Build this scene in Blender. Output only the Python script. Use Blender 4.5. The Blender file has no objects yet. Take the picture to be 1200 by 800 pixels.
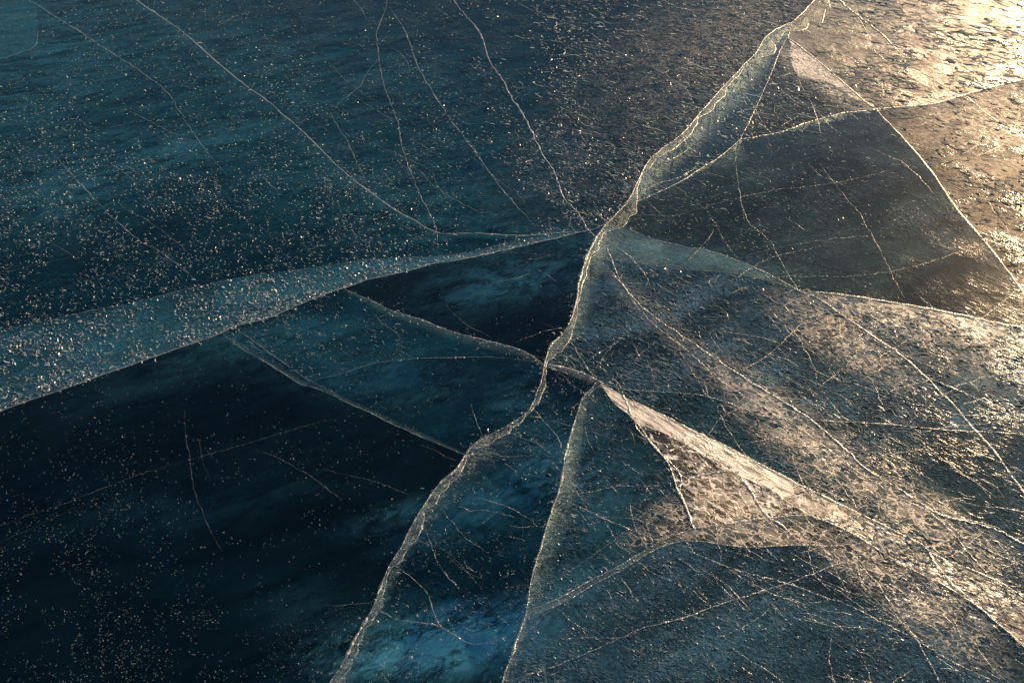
import bpy, math, random
import numpy as np
from mathutils import Vector

# ------------------------------------------------------------------ camera, sky, sun, exposure
scn = bpy.context.scene
col = scn.collection
CAM_H, PITCH, LENS = 1.7, math.radians(37.0), 35.0
cam_d = bpy.data.cameras.new('camera')
cam_d.lens, cam_d.sensor_width, cam_d.clip_start, cam_d.clip_end = LENS, 36.0, 0.05, 9000.0
cam = bpy.data.objects.new('camera', cam_d)
cam.location = (0, 0, CAM_H)
cam.rotation_euler = (math.pi/2 - PITCH, 0, 0)
col.objects.link(cam)
scn.camera = cam

SUN_EL, SUN_AZ = math.radians(12.6), math.radians(34.4)     # azimuth east of +Y
w = bpy.data.worlds.new('World')
scn.world = w
w.use_nodes = True
wn = w.node_tree.nodes
wl = w.node_tree.links
bg = wn['Background']
sky = wn.new('ShaderNodeTexSky')
sky.sky_type = 'NISHITA'
sky.sun_disc = False
sky.sun_elevation = SUN_EL
sky.sun_rotation = SUN_AZ
sky.air_density, sky.dust_density, sky.ozone_density = 1.0, 0.3, 2.5
wl.new(sky.outputs[0], bg.inputs['Color'])
bg.inputs['Strength'].default_value = 0.05

sl = bpy.data.lights.new('sun', 'SUN')
sl.energy, sl.angle, sl.color = 5.0, math.radians(0.53), (1.0, 0.68, 0.38)
sun = bpy.data.objects.new('sun', sl)
sun.rotation_euler = (math.pi/2 - SUN_EL, 0, -SUN_AZ + math.pi)
sun.location = (0, 0, 10)
col.objects.link(sun)

vs = scn.view_settings
vs.view_transform, vs.look, vs.gamma, vs.use_curve_mapping = 'Standard', 'None', 1.0, False
vs.exposure = 0.72

# ------------------------------------------------------------------ helpers
FPX = LENS/36.0*1200.0
FW = np.array([0, math.cos(PITCH), -math.sin(PITCH)])
UP = np.array([0, math.sin(PITCH), math.cos(PITCH)])
RT = np.array([1.0, 0, 0])
EYE = np.array([0, 0, CAM_H])

def at(p, z=0.0):
    """points of the photograph (N,2) -> points on the level z of the lake"""
    p = np.atleast_2d(np.asarray(p, float))
    d = FW + ((p[:, :1]-600)/FPX)*RT + ((400-p[:, 1:])/FPX)*UP
    t = (z-CAM_H)/d[:, 2:]
    return EYE + d*t

def to_px(w):
    d = np.asarray(w) - EYE
    f = d@FW
    return np.stack([600+FPX*(d@RT)/f, 400-FPX*(d@UP)/f], 1)

def px_size(w):
    """size in metres of one photo pixel at world points"""
    return np.linalg.norm(np.asarray(w)-EYE, axis=1)/FPX

def spline(pts, step=6.0, jit=0.7, seed=0, wob=1.0):
    """Catmull-Rom through photo points, resampled every few pixels, with a small natural wander"""
    P = np.asarray(pts, float)
    if len(P) > 2:
        Q = np.vstack([2*P[0]-P[1], P, 2*P[-1]-P[-2]])
        out = []
        for i in range(1, len(Q)-2):
            n = max(2, int(np.linalg.norm(Q[i+1]-Q[i])/step))
            t = np.linspace(0, 1, n, endpoint=False)[:, None]
            a, b, c, d = Q[i-1], Q[i], Q[i+1], Q[i+2]
            out.append(0.5*((2*b)+(c-a)*t+(2*a-5*b+4*c-d)*t*t+(3*b-a-3*c+d)*t**3))
        S = np.vstack(out+[P[-1:]])
    else:
        n = max(2, int(np.linalg.norm(P[1]-P[0])/step))
        t = np.linspace(0, 1, n+1)[:, None]
        S = P[0]*(1-t)+P[1]*t
    if jit and len(S) > 4:
        r = np.random.RandomState(seed)
        T = np.gradient(S, axis=0)
        T /= np.linalg.norm(T, axis=1, keepdims=True)+1e-9
        N = np.stack([-T[:, 1], T[:, 0]], 1)
        k = r.randn(len(S))
        slow = np.interp(np.arange(len(S)), np.arange(0, len(S)+9, 9), r.randn(len(range(0, len(S)+9, 9))))
        a = np.ones(len(S)); a[0] = a[-1] = 0
        S = S + N*((k*jit*0.5 + slow*wob)*a)[:, None]
    return S

def link(name, verts, faces, mat, parent=None, smooth=False, attrs=None, uv=None):
    v = np.asarray(verts, float)
    c = v.mean(0); c[2] = min(v[:, 2].min(), 0)
    if parent is not None:
        c = np.array(parent.location)
    m = bpy.data.meshes.new(name)
    m.from_pydata((v-c).tolist(), [], faces if isinstance(faces, list) else faces.tolist())
    for k, a in (attrs or {}).items():
        at_ = m.attributes.new(k, 'FLOAT', 'POINT')
        at_.data.foreach_set('value', np.asarray(a, np.float32))
    if smooth:
        m.polygons.foreach_set('use_smooth', [True]*len(m.polygons))
    m.materials.append(mat)
    m.update()
    o = bpy.data.objects.new(name, m)
    col.objects.link(o)
    if parent is None:
        o.location = c
    else:
        o.parent = parent
    return o

def tag(o, label=None, cat=None, group=None, kind=None):
    for k, v in (('label', label), ('category', cat), ('group', group), ('kind', kind)):
        if v:
            o[k] = v
    return o

def empty(name, loc):
    o = bpy.data.objects.new(name, None)
    o.empty_display_size = 0.1
    o.location = loc
    col.objects.link(o)
    return o

# ------------------------------------------------------------------ materials
class NT:
    def __init__(self, name):
        self.m = bpy.data.materials.new(name)
        self.m.use_nodes = True
        self.t = self.m.node_tree
        self.t.nodes.clear()
        self.out = self.t.nodes.new('ShaderNodeOutputMaterial')
    def n(self, typ, ins=None, **kw):
        x = self.t.nodes.new('ShaderNode'+typ)
        for k, v in kw.items():
            setattr(x, k, v)
        for k, v in (ins or {}).items():
            s = x.inputs[k]
            if isinstance(v, bpy.types.NodeSocket):
                self.t.links.new(v, s)
            else:
                s.default_value = v
        return x
    def math(self, op, a, b=0.0, clamp=False):
        return self.n('Math', {0: a, 1: b}, operation=op, use_clamp=clamp).outputs[0]
    def ramp(self, x, lo, hi, a=0.0, b=1.0):
        return self.n('MapRange', {0: x, 1: lo, 2: hi, 3: a, 4: b}, interpolation_type='SMOOTHSTEP').outputs[0]
    def mix(self, f, a, b):
        return self.n('MixShader', {0: f, 1: a, 2: b}).outputs[0]
    def noise(self, vec, scale, detail=3, rough=0.55, dist=0.0):
        return self.n('TexNoise', {'Vector': vec, 'Scale': scale, 'Detail': detail, 'Roughness': rough, 'Distortion': dist}).outputs['Fac']
    def pos(self):
        return self.n('NewGeometry').outputs['Position']
    def along(self, v, ang, sc, loc=(0, 0, 0)):
        """coordinates whose x axis runs at angle ANG over the ice, then scaled"""
        r = self.n('VectorRotate', {'Vector': v, 'Angle': -ang}, rotation_type='Z_AXIS').outputs[0]
        return self.n('Mapping', {'Vector': r, 'Scale': sc, 'Location': loc}).outputs[0]
    def done(self, s):
        self.t.links.new(s, self.out.inputs['Surface'])
        return self.m

WIND = math.radians(-36)        # the way the wind-worn dimples run over the ice

def ice_surface(name, milk=0.2, milk_col=(0.06, 0.16, 0.19), tint=(0.8, 0.9, 0.92), pebble=1.0, rough=0.2, glow=0.35, fine=0.5, seed=0.0, craze=0.0, thr=(0.35, 0.75), glow_rough=0.45, sheen=0.0, streak=None, curls=0.0, patches=(), bsc=1.0, gloss=1.0):
    """clear lake ice: gloss on a dimpled skin, some milky ice inside, see-through to the dark below"""
    b = NT(name)
    P = b.pos()
    Pw = b.along(P, WIND, (0.55, 1.0, 1.0), (seed*3.1, seed*1.7, 0))
    n1 = b.noise(Pw, 70*bsc, 2, 0.5, 1.6)
    n2 = b.noise(P, 260, 1, 0.5, 0.0)
    n3 = b.noise(P, 7, 2, 0.5, 0.3)
    h = b.math('ADD', b.math('MULTIPLY', n1, 1.0), b.math('MULTIPLY', n2, 0.35))
    amt = b.ramp(n3, 0.32, 0.68, 0.2, 1.3)
    h = b.math('MULTIPLY', h, amt)
    bump = b.n('Bump', {'Height': h, 'Distance': 0.0013*pebble, 'Strength': 1.0}).outputs[0]
    bump2 = bump
    rough_bump = b.n('Bump', {'Height': h, 'Distance': 0.0020*pebble, 'Strength': 1.0}).outputs[0]
    bk = b.n('NewGeometry').outputs['Backfacing']      # light that comes up from below sees the same pane of ice
    ior = b.n('MapRange', {0: bk, 1: 0.0, 2: 1.0, 3: 1.31, 4: 1/1.31}).outputs[0]
    fr = b.n('Fresnel', {'IOR': ior, 'Normal': bump2}).outputs[0]
    g1 = b.n('BsdfGlossy', {'Color': (gloss, gloss, gloss, 1), 'Roughness': rough, 'Normal': bump}, distribution='BECKMANN').outputs[0]
    g2 = b.n('BsdfGlossy', {'Color': (1, 1, 1, 1), 'Roughness': glow_rough, 'Normal': bump2}, distribution='BECKMANN').outputs[0]
    gl = b.mix(glow*0.4, g1, g2)
    # milky ice
    f1 = b.noise(b.along(P, 0.5, (0.6, 1.2, 1), (seed, seed*2, 0)), 3.2, 4, 0.62, 0.8)
    f2 = b.noise(Pw, 120, 2, 0.65, 2.0)
    fac = b.ramp(f1, thr[0], thr[1], 0.25, 1.0)
    fac = b.math('MULTIPLY', fac, b.ramp(f2, 0.36, 0.68, 1-fine, 1+fine))
    if streak is not None:      # fibres along the broken face
        fs = b.noise(b.along(P, streak, (0.13, 1, 1)), 85, 3, 0.6, 0.4)
        fac = b.math('MULTIPLY', fac, b.ramp(fs, 0.33, 0.58, 0.25, 1.1))
    fac = b.math('MULTIPLY', fac, milk, clamp=True)
    df = b.n('BsdfDiffuse', {'Color': (*milk_col, 1), 'Normal': rough_bump}).outputs[0]
    if sheen:       # frosted ice throws a soft sheen towards whoever looks into the light
        df = b.mix(sheen, df, b.n('BsdfGlossy', {'Color': tuple(min(1.0, 0.25+2.2*c) for c in milk_col)+(1,), 'Roughness': 0.62, 'Normal': rough_bump}).outputs[0])
    tr = b.n('BsdfTransparent', {'Color': (*tint, 1)}).outputs[0]
    if curls:       # hair-thin curling flaws
        c1 = b.math('ABSOLUTE', b.math('SUBTRACT', b.noise(Pw, 38, 3, 0.6, 1.4), 0.5))
        c1 = b.math('MULTIPLY', b.ramp(c1, 0.0, 0.035, 1.0, 0.0), b.ramp(n3, 0.42, 0.62, 0.15, 1.0))
        c2 = b.ramp(b.noise(P, 55, 1, 0.5), 0.45, 0.62, 0.0, 1.0)
        cl = b.math('MULTIPLY', b.math('MULTIPLY', c1, c2), curls, clamp=True)
        df = b.mix(cl, df, b.n('BsdfDiffuse', {'Color': (0.62, 0.68, 0.7, 1), 'Normal': bump}).outputs[0])
        fac = b.math('MAXIMUM', fac, cl)
    body = b.mix(fac, tr, df)
    if patches:     # drifts of shattered, frosted ice with feathered edges; at top right, painted sun glow
        m = None
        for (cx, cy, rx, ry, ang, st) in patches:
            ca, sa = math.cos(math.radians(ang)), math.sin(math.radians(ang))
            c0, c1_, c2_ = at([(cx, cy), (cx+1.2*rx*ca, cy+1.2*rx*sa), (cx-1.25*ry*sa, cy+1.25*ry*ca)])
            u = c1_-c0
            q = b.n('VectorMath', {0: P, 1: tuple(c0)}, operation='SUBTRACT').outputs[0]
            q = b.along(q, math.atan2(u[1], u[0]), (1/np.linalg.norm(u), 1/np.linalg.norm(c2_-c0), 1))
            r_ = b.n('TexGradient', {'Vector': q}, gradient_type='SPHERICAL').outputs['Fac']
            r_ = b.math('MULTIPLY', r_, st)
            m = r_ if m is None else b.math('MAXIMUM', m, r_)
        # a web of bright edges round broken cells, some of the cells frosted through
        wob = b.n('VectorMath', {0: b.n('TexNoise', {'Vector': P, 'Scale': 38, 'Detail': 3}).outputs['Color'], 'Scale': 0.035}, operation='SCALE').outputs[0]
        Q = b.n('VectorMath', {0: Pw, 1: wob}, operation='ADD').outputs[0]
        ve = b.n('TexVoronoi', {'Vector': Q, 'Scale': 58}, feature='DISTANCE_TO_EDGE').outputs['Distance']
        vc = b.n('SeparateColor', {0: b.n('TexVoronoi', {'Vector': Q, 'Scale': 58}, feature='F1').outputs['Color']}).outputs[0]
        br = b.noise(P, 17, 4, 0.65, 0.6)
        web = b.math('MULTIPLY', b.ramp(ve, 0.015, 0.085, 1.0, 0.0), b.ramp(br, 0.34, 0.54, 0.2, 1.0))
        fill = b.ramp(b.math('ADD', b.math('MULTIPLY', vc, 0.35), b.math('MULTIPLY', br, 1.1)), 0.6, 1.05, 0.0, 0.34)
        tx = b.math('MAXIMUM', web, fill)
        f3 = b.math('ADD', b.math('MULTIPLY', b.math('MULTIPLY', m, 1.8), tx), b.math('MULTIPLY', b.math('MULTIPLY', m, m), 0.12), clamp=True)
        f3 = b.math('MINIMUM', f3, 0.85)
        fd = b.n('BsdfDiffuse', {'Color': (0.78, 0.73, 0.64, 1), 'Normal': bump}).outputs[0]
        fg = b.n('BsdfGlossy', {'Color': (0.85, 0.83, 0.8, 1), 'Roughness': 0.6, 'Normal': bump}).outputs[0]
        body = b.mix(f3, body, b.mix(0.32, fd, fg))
    if craze:
        dist = b.n('TexVoronoi', {'Vector': b.n('VectorMath', {0: Pw, 1: b.n('VectorMath', {0: b.n('TexNoise', {'Vector': P, 'Scale': 30, 'Detail': 3}).outputs['Color'], 'Scale': 0.05}, operation='SCALE').outputs[0]}, operation='ADD').outputs[0], 'Scale': 26}, feature='DISTANCE_TO_EDGE').outputs['Distance']
        line = b.ramp(dist, 0.03, 0.12, 1.0, 0.0)
        line = b.math('MULTIPLY', line, b.ramp(b.noise(P, 24, 3, 0.6), 0.42, 0.6, 0.15, 1.0))
        wd = b.n('BsdfDiffuse', {'Color': (0.8, 0.8, 0.78, 1), 'Normal': bump}).outputs[0]
        wg = b.n('BsdfGlossy', {'Color': (0.9, 0.9, 0.9, 1), 'Roughness': 0.6, 'Normal': bump}).outputs[0]
        body = b.mix(b.math('MULTIPLY', line, craze, clamp=True), body, b.mix(0.5, wd, wg))
    return b.done(b.mix(fr, body, gl))

def rime(name, alpha=0.9, lo=0.3, hi=0.55, base=(0.72, 0.78, 0.8), gloss=0.35):
    """white refrozen frost filling a crack"""
    b = NT(name)
    P = b.pos()
    n = b.noise(P, 95, 3, 0.65, 0.5)
    big = b.noise(P, 14, 2, 0.6)
    bump = b.n('Bump', {'Height': n, 'Distance': 0.004}).outputs[0]
    d = b.n('BsdfDiffuse', {'Color': (*base, 1), 'Normal': bump}).outputs[0]
    t = b.n('BsdfTranslucent', {'Color': (*base, 1), 'Normal': bump}).outputs[0]
    g = b.n('BsdfGlossy', {'Color': (0.9, 0.93, 0.95, 1), 'Roughness': gloss, 'Normal': bump}).outputs[0]
    s = b.mix(0.3, b.mix(0.55, d, t), g)
    a = b.math('MULTIPLY', b.ramp(b.math('ADD', b.math('MULTIPLY', n, 0.6), b.math('MULTIPLY', big, 0.4)), lo, hi, 0.12, 1.0), alpha)
    return b.done(b.mix(a, b.n('BsdfTransparent').outputs[0], s))

def face_material(name, alpha=0.7, base=(0.3, 0.42, 0.46), gloss=0.3, grough=0.4, power=1.0):
    """the conchoidal face of a fracture inside the ice; attribute v runs from the crack (0) to where it dies out (1)"""
    b = NT(name)
    P = b.pos()
    v = b.n('Attribute', attribute_name='v').outputs['Fac']
    n = b.noise(b.along(P, 0.6, (1, 2.2, 1)), 26, 5, 0.65, 1.2)
    n2 = b.noise(P, 120, 2, 0.6, 0.4)
    bump = b.n('Bump', {'Height': b.math('ADD', n, b.math('MULTIPLY', n2, 0.25)), 'Distance': 0.012}).outputs[0]
    fade = b.math('POWER', b.math('SUBTRACT', 1.0, v, clamp=True), power)
    a = b.math('MULTIPLY', b.math('MULTIPLY', fade, b.ramp(n, 0.32, 0.66, 0.35, 1.15)), alpha, clamp=True)
    d = b.n('BsdfDiffuse', {'Color': (*base, 1), 'Normal': bump}).outputs[0]
    d = b.mix(0.5, d, b.n('BsdfTranslucent', {'Color': (*base, 1), 'Normal': bump}).outputs[0])
    g = b.n('BsdfGlossy', {'Color': (0.8, 0.86, 0.88, 1), 'Roughness': grough, 'Normal': bump}).outputs[0]
    return b.done(b.mix(a, b.n('BsdfTransparent').outputs[0], b.mix(gloss, d, g)))

def fleck_material(name, base, gloss_w, grough):
    b = NT(name)
    v = b.n('Attribute', attribute_name='v').outputs['Fac']
    cold = b.n('MixRGB', {0: v, 1: (0.22, 0.33, 0.37, 1), 2: (*base, 1)}).outputs[0]
    d = b.n('BsdfDiffuse', {'Color': cold}).outputs[0]
    t = b.n('BsdfTranslucent', {'Color': cold}).outputs[0]
    g = b.n('BsdfGlossy', {'Color': (0.95, 0.95, 0.95, 1), 'Roughness': grough}).outputs[0]
    s = b.mix(b.math('MULTIPLY', b.math('POWER', v, 1.5), gloss_w), b.mix(0.5, d, t), g)
    return b.done(s)

def deep_material():
    b = NT('deep_ice')
    P = b.pos()
    v = b.n('Attribute', attribute_name='milk').outputs['Fac']
    n = b.noise(b.along(P, 0.45, (0.8, 2.0, 1)), 4.5, 7, 0.62, 1.4)
    n2 = b.noise(b.along(P, 0.6, (0.8, 1.5, 1)), 22, 6, 0.72, 2.2)
    f = b.math('MULTIPLY', v, b.ramp(b.math('ADD', b.math('MULTIPLY', n, 0.5), b.math('MULTIPLY', n2, 0.5)), 0.38, 0.64, 0.04, 1.6))
    f = b.math('ADD', f, b.ramp(n, 0.35, 0.75, 0.0, 0.02), clamp=True)
    c = b.n('MixRGB', {0: f, 1: (0.0012, 0.006, 0.012, 1), 2: (0.15, 0.57, 0.82, 1)}).outputs[0]
    return b.done(b.n('BsdfDiffuse', {'Color': c}).outputs[0])

M_RIME = {
    'strong': rime('bright_crack_frost', 0.95, 0.3, 0.5),
    'mid': rime('crack_frost', 0.7, 0.34, 0.6),
    'faint': rime('faint_crack_frost', 0.36, 0.36, 0.62),
    'ghost': rime('ghost_crack_frost', 0.24, 0.33, 0.62),
}
M_FACE = {
    'teal': face_material('teal_fracture_face', 0.75, (0.08, 0.34, 0.50), 0.2, 0.45),
    'grey': face_material('grey_fracture_face', 0.7, (0.22, 0.31, 0.36), 0.35, 0.42),
    'mist': face_material('misty_fracture_face', 0.5, (0.10, 0.36, 0.54), 0.15, 0.45, 1.3),
    'dim': face_material('dim_fracture_face', 0.24, (0.05, 0.18, 0.26), 0.15, 0.45),
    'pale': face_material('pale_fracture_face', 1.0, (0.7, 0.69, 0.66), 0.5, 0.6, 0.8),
}
M_FACET = face_material('ridge_facet', 0.42, (0.10, 0.26, 0.35), 0.2, 0.35, 0.5)
M_DEEP = deep_material()

# ------------------------------------------------------------------ the network of main fractures (photo points), shared by the plates
NR0, NC0, NE, NP, NG, NI = (928, 27), (733, 240), (712, 261), (686, 303), (638, 427), (545, 533)
NA, NC, ND, NO, NDO, NJP, NK = (923, 45), (868, 163), (1027, 128), (933, 339), (1225, 390), (1143, 505), (702, 446)
NAO, N95, NM, NMU, NL, NL2 = (740, 490), (950, 604), (1015, 635), (813, 619), (617, 717), (615, 724)
NFA, NGF, NF, NH, NKU, NKL = (260, 390), (402, 338), (687, 271), (353, 451), (927, 562), (915, 582)
SEG = {
 'ridge_top': [(1025, -70), (955, 0), (940, 16), NR0],
 'ridge_up': [NR0, (900, 43), (887, 63), (872, 78), (843, 107), (820, 133), (800, 157), (767, 182), (756, 196), (747, 213), (740, 228), NC0],
 'ridge_knot': [NC0, (723, 250), NE],
 'ridge_mid1': [NE, (703, 272), (693, 288), NP],
 'ridge_mid2': [NP, (677, 333), (675, 350), (667, 377), (657, 393), (646, 403), (640, 417), NG],
 'ridge_low1': [NG, (637, 437), (630, 457), (623, 474), (613, 487), (587, 504), (563, 517), NI],
 'ridge_low2': [NI, (533, 551), (517, 564), (500, 587), (483, 614), (470, 641), (460, 657), (450, 677), (437, 711), (423, 734), (407, 764), (400, 777), (385, 800), (350, 870)],
 'apex': [NR0, NA],
 'slab_side': [NA, (915, 57), (897, 103), (883, 133), NC],
 'long_r1': [NA, (960, 73), (993, 100), (1013, 117), ND],
 'long_r2': [ND, (1037, 140), (1057, 160), (1083, 190), (1100, 213), (1120, 243), (1140, 267), (1157, 287), (1173, 307), (1197, 340), NDO],
 'tri_in': [NA, (919, 64), (930, 92), (947, 98), (967, 100), (1000, 121), ND],
 'arc1': [NC0, (750, 235), (767, 227), (800, 212), (813, 203), (830, 193), (850, 180), NC],
 'arc2': [NC, (913, 155), (947, 143), (987, 133), ND],
 'arc3': [ND, (1087, 122), (1127, 112), (1160, 103), (1200, 92), (1300, 60)],
 'tongue_up': [NE, (730, 267), (763, 280), (800, 289), (833, 295), (867, 307), (900, 322), NO],
 'tongue_lo': [NP, (715, 305), (750, 309), (800, 314), (850, 319), (890, 327), NO],
 'east1': [NO, (957, 342), (1000, 347), (1060, 357), (1117, 367), (1167, 378), (1200, 384), NDO],
 'east2': [NDO, (1300, 408)],
 'stripe1': [NO, (962, 351), (980, 364), (1013, 387), (1053, 414), (1083, 440), (1100, 457), (1120, 477), NJP],
 'stripe2': [NJP, (1167, 532), (1183, 554), (1200, 577), (1260, 660), (1300, 718)],
 'cross1': [NG, (657, 430), (683, 437), NK],
 'cross2': [NK, (733, 456), (800, 461), (837, 467), (867, 477), (903, 489), (963, 493), (1033, 497), (1100, 503), NJP],
 'cross3': [NJP, (1200, 510), (1300, 522)],
 'fan_up1': [NK, (733, 467), (763, 480), (800, 498), (835, 515), (870, 533), NKU],
 'blade_end': [NKU, (938, 570), (927, 572), (931, 579), NKL],
 'fan_up2': [NKU, (960, 577), (1013, 604), (1053, 624), (1080, 637), (1090, 647), (1123, 662), (1167, 680), (1200, 700), (1300, 765)],
 'fan_lo0': [NK, (717, 470), NAO],
 'fan_lo1': [NAO, (758, 500), (778, 506), (792, 513), (813, 525), (833, 538), (857, 552), (878, 563), (898, 573), NKL],
 'fan_lo2': [NKL, (932, 593), N95],
 'fan_lo3': [N95, (972, 613), (992, 622), NM],
 'fan_lo4': [NM, (1038, 650), (1067, 667), (1088, 676), (1117, 692), (1160, 721), (1200, 757), (1240, 795), (1300, 862)],
 'strand': [NAO, (750, 500), (762, 520), (773, 532), (782, 545), (788, 560), (792, 572), (800, 588), (807, 602), NMU],
 'bow_up1': [NL, (653, 702), (693, 679), (723, 664), (753, 646), (780, 631), NMU],
 'bow_up2': [NMU, (850, 614), (880, 609), (900, 607), (933, 604), N95],
 'bow_lo': [NL2, (660, 707), (700, 683), (730, 667), (757, 650), (785, 637), (810, 633), (843, 637), (880, 641), (940, 638), (967, 639), (990, 637), NM],
 'beak1': [NK, (697, 452), (683, 467), (677, 484), (670, 507), (663, 534), (657, 567), (643, 607), (633, 641), (625, 667), (620, 691), NL],
 'beak2': [NL, NL2],
 'beak3': [NL2, (607, 747), (597, 774), (588, 799), (568, 870)],
 'west1': [(-100, 522), (0, 482), (73, 457), (123, 439), (177, 419), (213, 405), (250, 394), NFA],
 'west2': [NFA, (277, 382), (317, 373), (337, 364), (367, 350), NGF],
 'west3': [NGF, (433, 327), (483, 317), (507, 310), (540, 305), (583, 295), (633, 284), NF],
 'west4': [NF, (700, 268), NE],
 'west_up': [(-100, 413), (0, 387), (47, 377), (107, 365), (150, 357), (180, 349), (213, 340), (250, 332), (293, 324), (333, 319), (400, 309), (433, 304), (483, 302), (517, 300), (560, 293), (600, 284), (650, 276), NF],
 'dart': [NGF, (440, 355), (460, 364), (500, 377), (530, 389), (560, 397), (587, 404), (613, 412), NG],
 'lens': [NH, (375, 444), (400, 438), (440, 425), (483, 420), (533, 419), (587, 420), NG],
 'keel1': [NFA, (277, 405), (307, 423), NH],
 'keel2': [NH, (380, 459), (400, 469), (433, 484), (467, 500), (500, 515), NI],
 'north': [(60, -70), (160, 0), (182, 15), (213, 37), (247, 67), (283, 97), (313, 118), (333, 137), (357, 158), (400, 199), (430, 223), (463, 247), (483, 257), (513, 273), (560, 274), (613, 276), (660, 272), NF],
 'corner': [(-100, 100), (0, 70), (20, 63), (40, 55), (45, 37), (42, 8), (25, -70)],
}
X0, X1, Y0, Y1 = -420, 1640, -150, 1250       # how far the plates reach, well past the frame

def run_on(pts):
    """carry a line that leaves the frame on to the rim of the plates"""
    P = [tuple(p) for p in pts]
    for e, q in ((0, 1), (-1, -2)):
        (x, y), (u, v) = P[e], P[q]
        if x <= -100: t = (X0-x)/(x-u)
        elif x >= 1290: t = (X1-x)/(x-u)
        elif y >= 865: t = (Y1-y)/(y-v)
        elif y <= -70: t = (Y0-y)/(y-v)
        else: continue
        new = (x+(x-u)*t, min(y+(y-v)*t, Y1-10) if x >= 1290 else y+(y-v)*t)
        P = [new]+P if e == 0 else P+[new]
    return P

SEG = {k: run_on(v) for k, v in SEG.items()}
WOB = {'ridge_up': 1.0, 'ridge_mid2': 1.0, 'ridge_low1': 1.0, 'ridge_low2': 1.0, 'strand': 1.0, 'fan_lo1': 1.0, 'tri_in': 3.0}
CUR = {k: spline(v, 6.0, 0.5, i+1, WOB.get(k, 0.55)) for i, (k, v) in enumerate(SEG.items())}

def chain(*names):
    """join named segments, '-' reversed, or raw points"""
    out = []
    for n in names:
        if isinstance(n, str):
            c = CUR[n[1:]][::-1] if n[0] == '-' else CUR[n]
        else:
            c = np.array([n], float)
        if out and np.linalg.norm(out[-1][-1]-c[0]) < 0.5:
            c = c[1:]
        if len(c):
            out.append(c)
    return np.vstack(out)

# ------------------------------------------------------------------ setting: the deep ice below and the lake round about
def build_deep():
    Z = -0.16
    u = np.linspace(-700, 1900, 300)
    t = np.linspace(-180, 1500, 210)
    U, T = np.meshgrid(u, t)
    px = np.stack([U.ravel(), T.ravel()], 1)
    v = at(px, Z)
    m = np.zeros(len(px))
    for (cx, cy, sx, sy, ang, a) in (
        (525, 750, 110, 32, -12, 2.0), (600, 330, 95, 22, -12, .42), (330, 395, 90, 18, -6, .34), (570, 590, 100, 26, -28, .42),
        (470, 600, 70, 10, -18, .28), (20, 60, 130, 130, 0, .34), (200, 180, 120, 26, -18, .3), (60, 230, 90, 50, -10, .2), (330, 60, 260, 60, 8, .18),
        (440, 440, 110, 30, 8, .28), (190, 440, 110, 26, -20, .1), (420, 150, 260, 110, 0, .10), (100, 120, 200, 100, 0, .1), (600, 200, 120, 70, 0, .1), (650, 560, 50, 60, 0, .30),
        (690, 590, 60, 60, 0, .34), (800, 300, 130, 14, 9, .55), (690, 690, 60, 30, -30, .34), (760, 760, 200, 50, -10, .18), (280, 590, 120, 20, -12, .05), (180, 590, 160, 16, -14, .03),
        (350, 710, 50, 30, 0, .07), (450, 240, 200, 60, 15, .18), (740, 560, 60, 30, 0, .2), (600, 480, 40, 40, 0, .22), (850, 130, 60, 50, 0, .1), (1000, 560, 160, 50, 30, .1)):
        c, s = math.cos(math.radians(ang)), math.sin(math.radians(ang))
        dx, dy = px[:, 0]-cx, px[:, 1]-cy
        m += a*np.exp(-((dx*c+dy*s)/sx)**2-((-dx*s+dy*c)/sy)**2)
    nx, ny = len(u), len(t)
    i = np.arange(nx*ny).reshape(ny, nx)
    f = np.stack([i[:-1, :-1], i[1:, :-1], i[1:, 1:], i[:-1, 1:]], -1).reshape(-1, 4)
    # a wide dark floor under the whole lake, meeting the fine sheet's rim
    o = link('water', v, f, M_DEEP, attrs={'milk': np.clip(m*0.85, 0, 1.6)})
    tag(o, kind='structure')
    R = 4000.0
    big = np.array([(-R, -R, -0.6), (R, -R, -0.6), (R, R, -0.6), (-R, R, -0.6)])
    tag(link('lake_bed', big, [[0, 1, 2, 3]], M_DEEP), kind='structure')

build_deep()
M_LAKE = ice_surface('lake_ice', milk=0.2, pebble=1.0, rough=0.25)
edge = chain(*[p for p in [(X0, Y0), (60, Y0), (X1, Y0), (X1, Y1), (X0, Y1)]])
hole = at([(X0, Y0), (X1, Y0), (X1, Y1), (X0, Y1)])
R = 4000.0
outer = np.array([(-R, R, 0), (R, R, 0), (R, -R, 0), (-R, -R, 0)], float)
o = link('ice', np.vstack([hole, outer]), [[0, 1, 5, 4], [1, 2, 6, 5], [2, 3, 7, 6], [3, 0, 4, 7]], M_LAKE)
tag(o, kind='structure')

def bearing(a, b_):
    d = at([b_])[0]-at([a])[0]
    return math.atan2(d[1], d[0])

# ------------------------------------------------------------------ ice plates between the fractures
TEAL, GREY, BROWN = (0.013, 0.175, 0.33), (0.05, 0.165, 0.27), (0.085, 0.115, 0.13)
def plate(label, parts, name='ice_plate', cat='ice plate', group='ice plates between the cracks', **mk):
    P = chain(*parts)
    v = at(P)
    if np.cross(v[1:-1]-v[0], v[2:]-v[0])[:, 2].sum() < 0:
        v = v[::-1]
    m = ice_surface(name+'_skin', seed=len(bpy.data.materials)*0.37, **mk)
    o = link(name, v, [list(range(len(v)))], m)
    return tag(o, label, cat, group)

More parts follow.
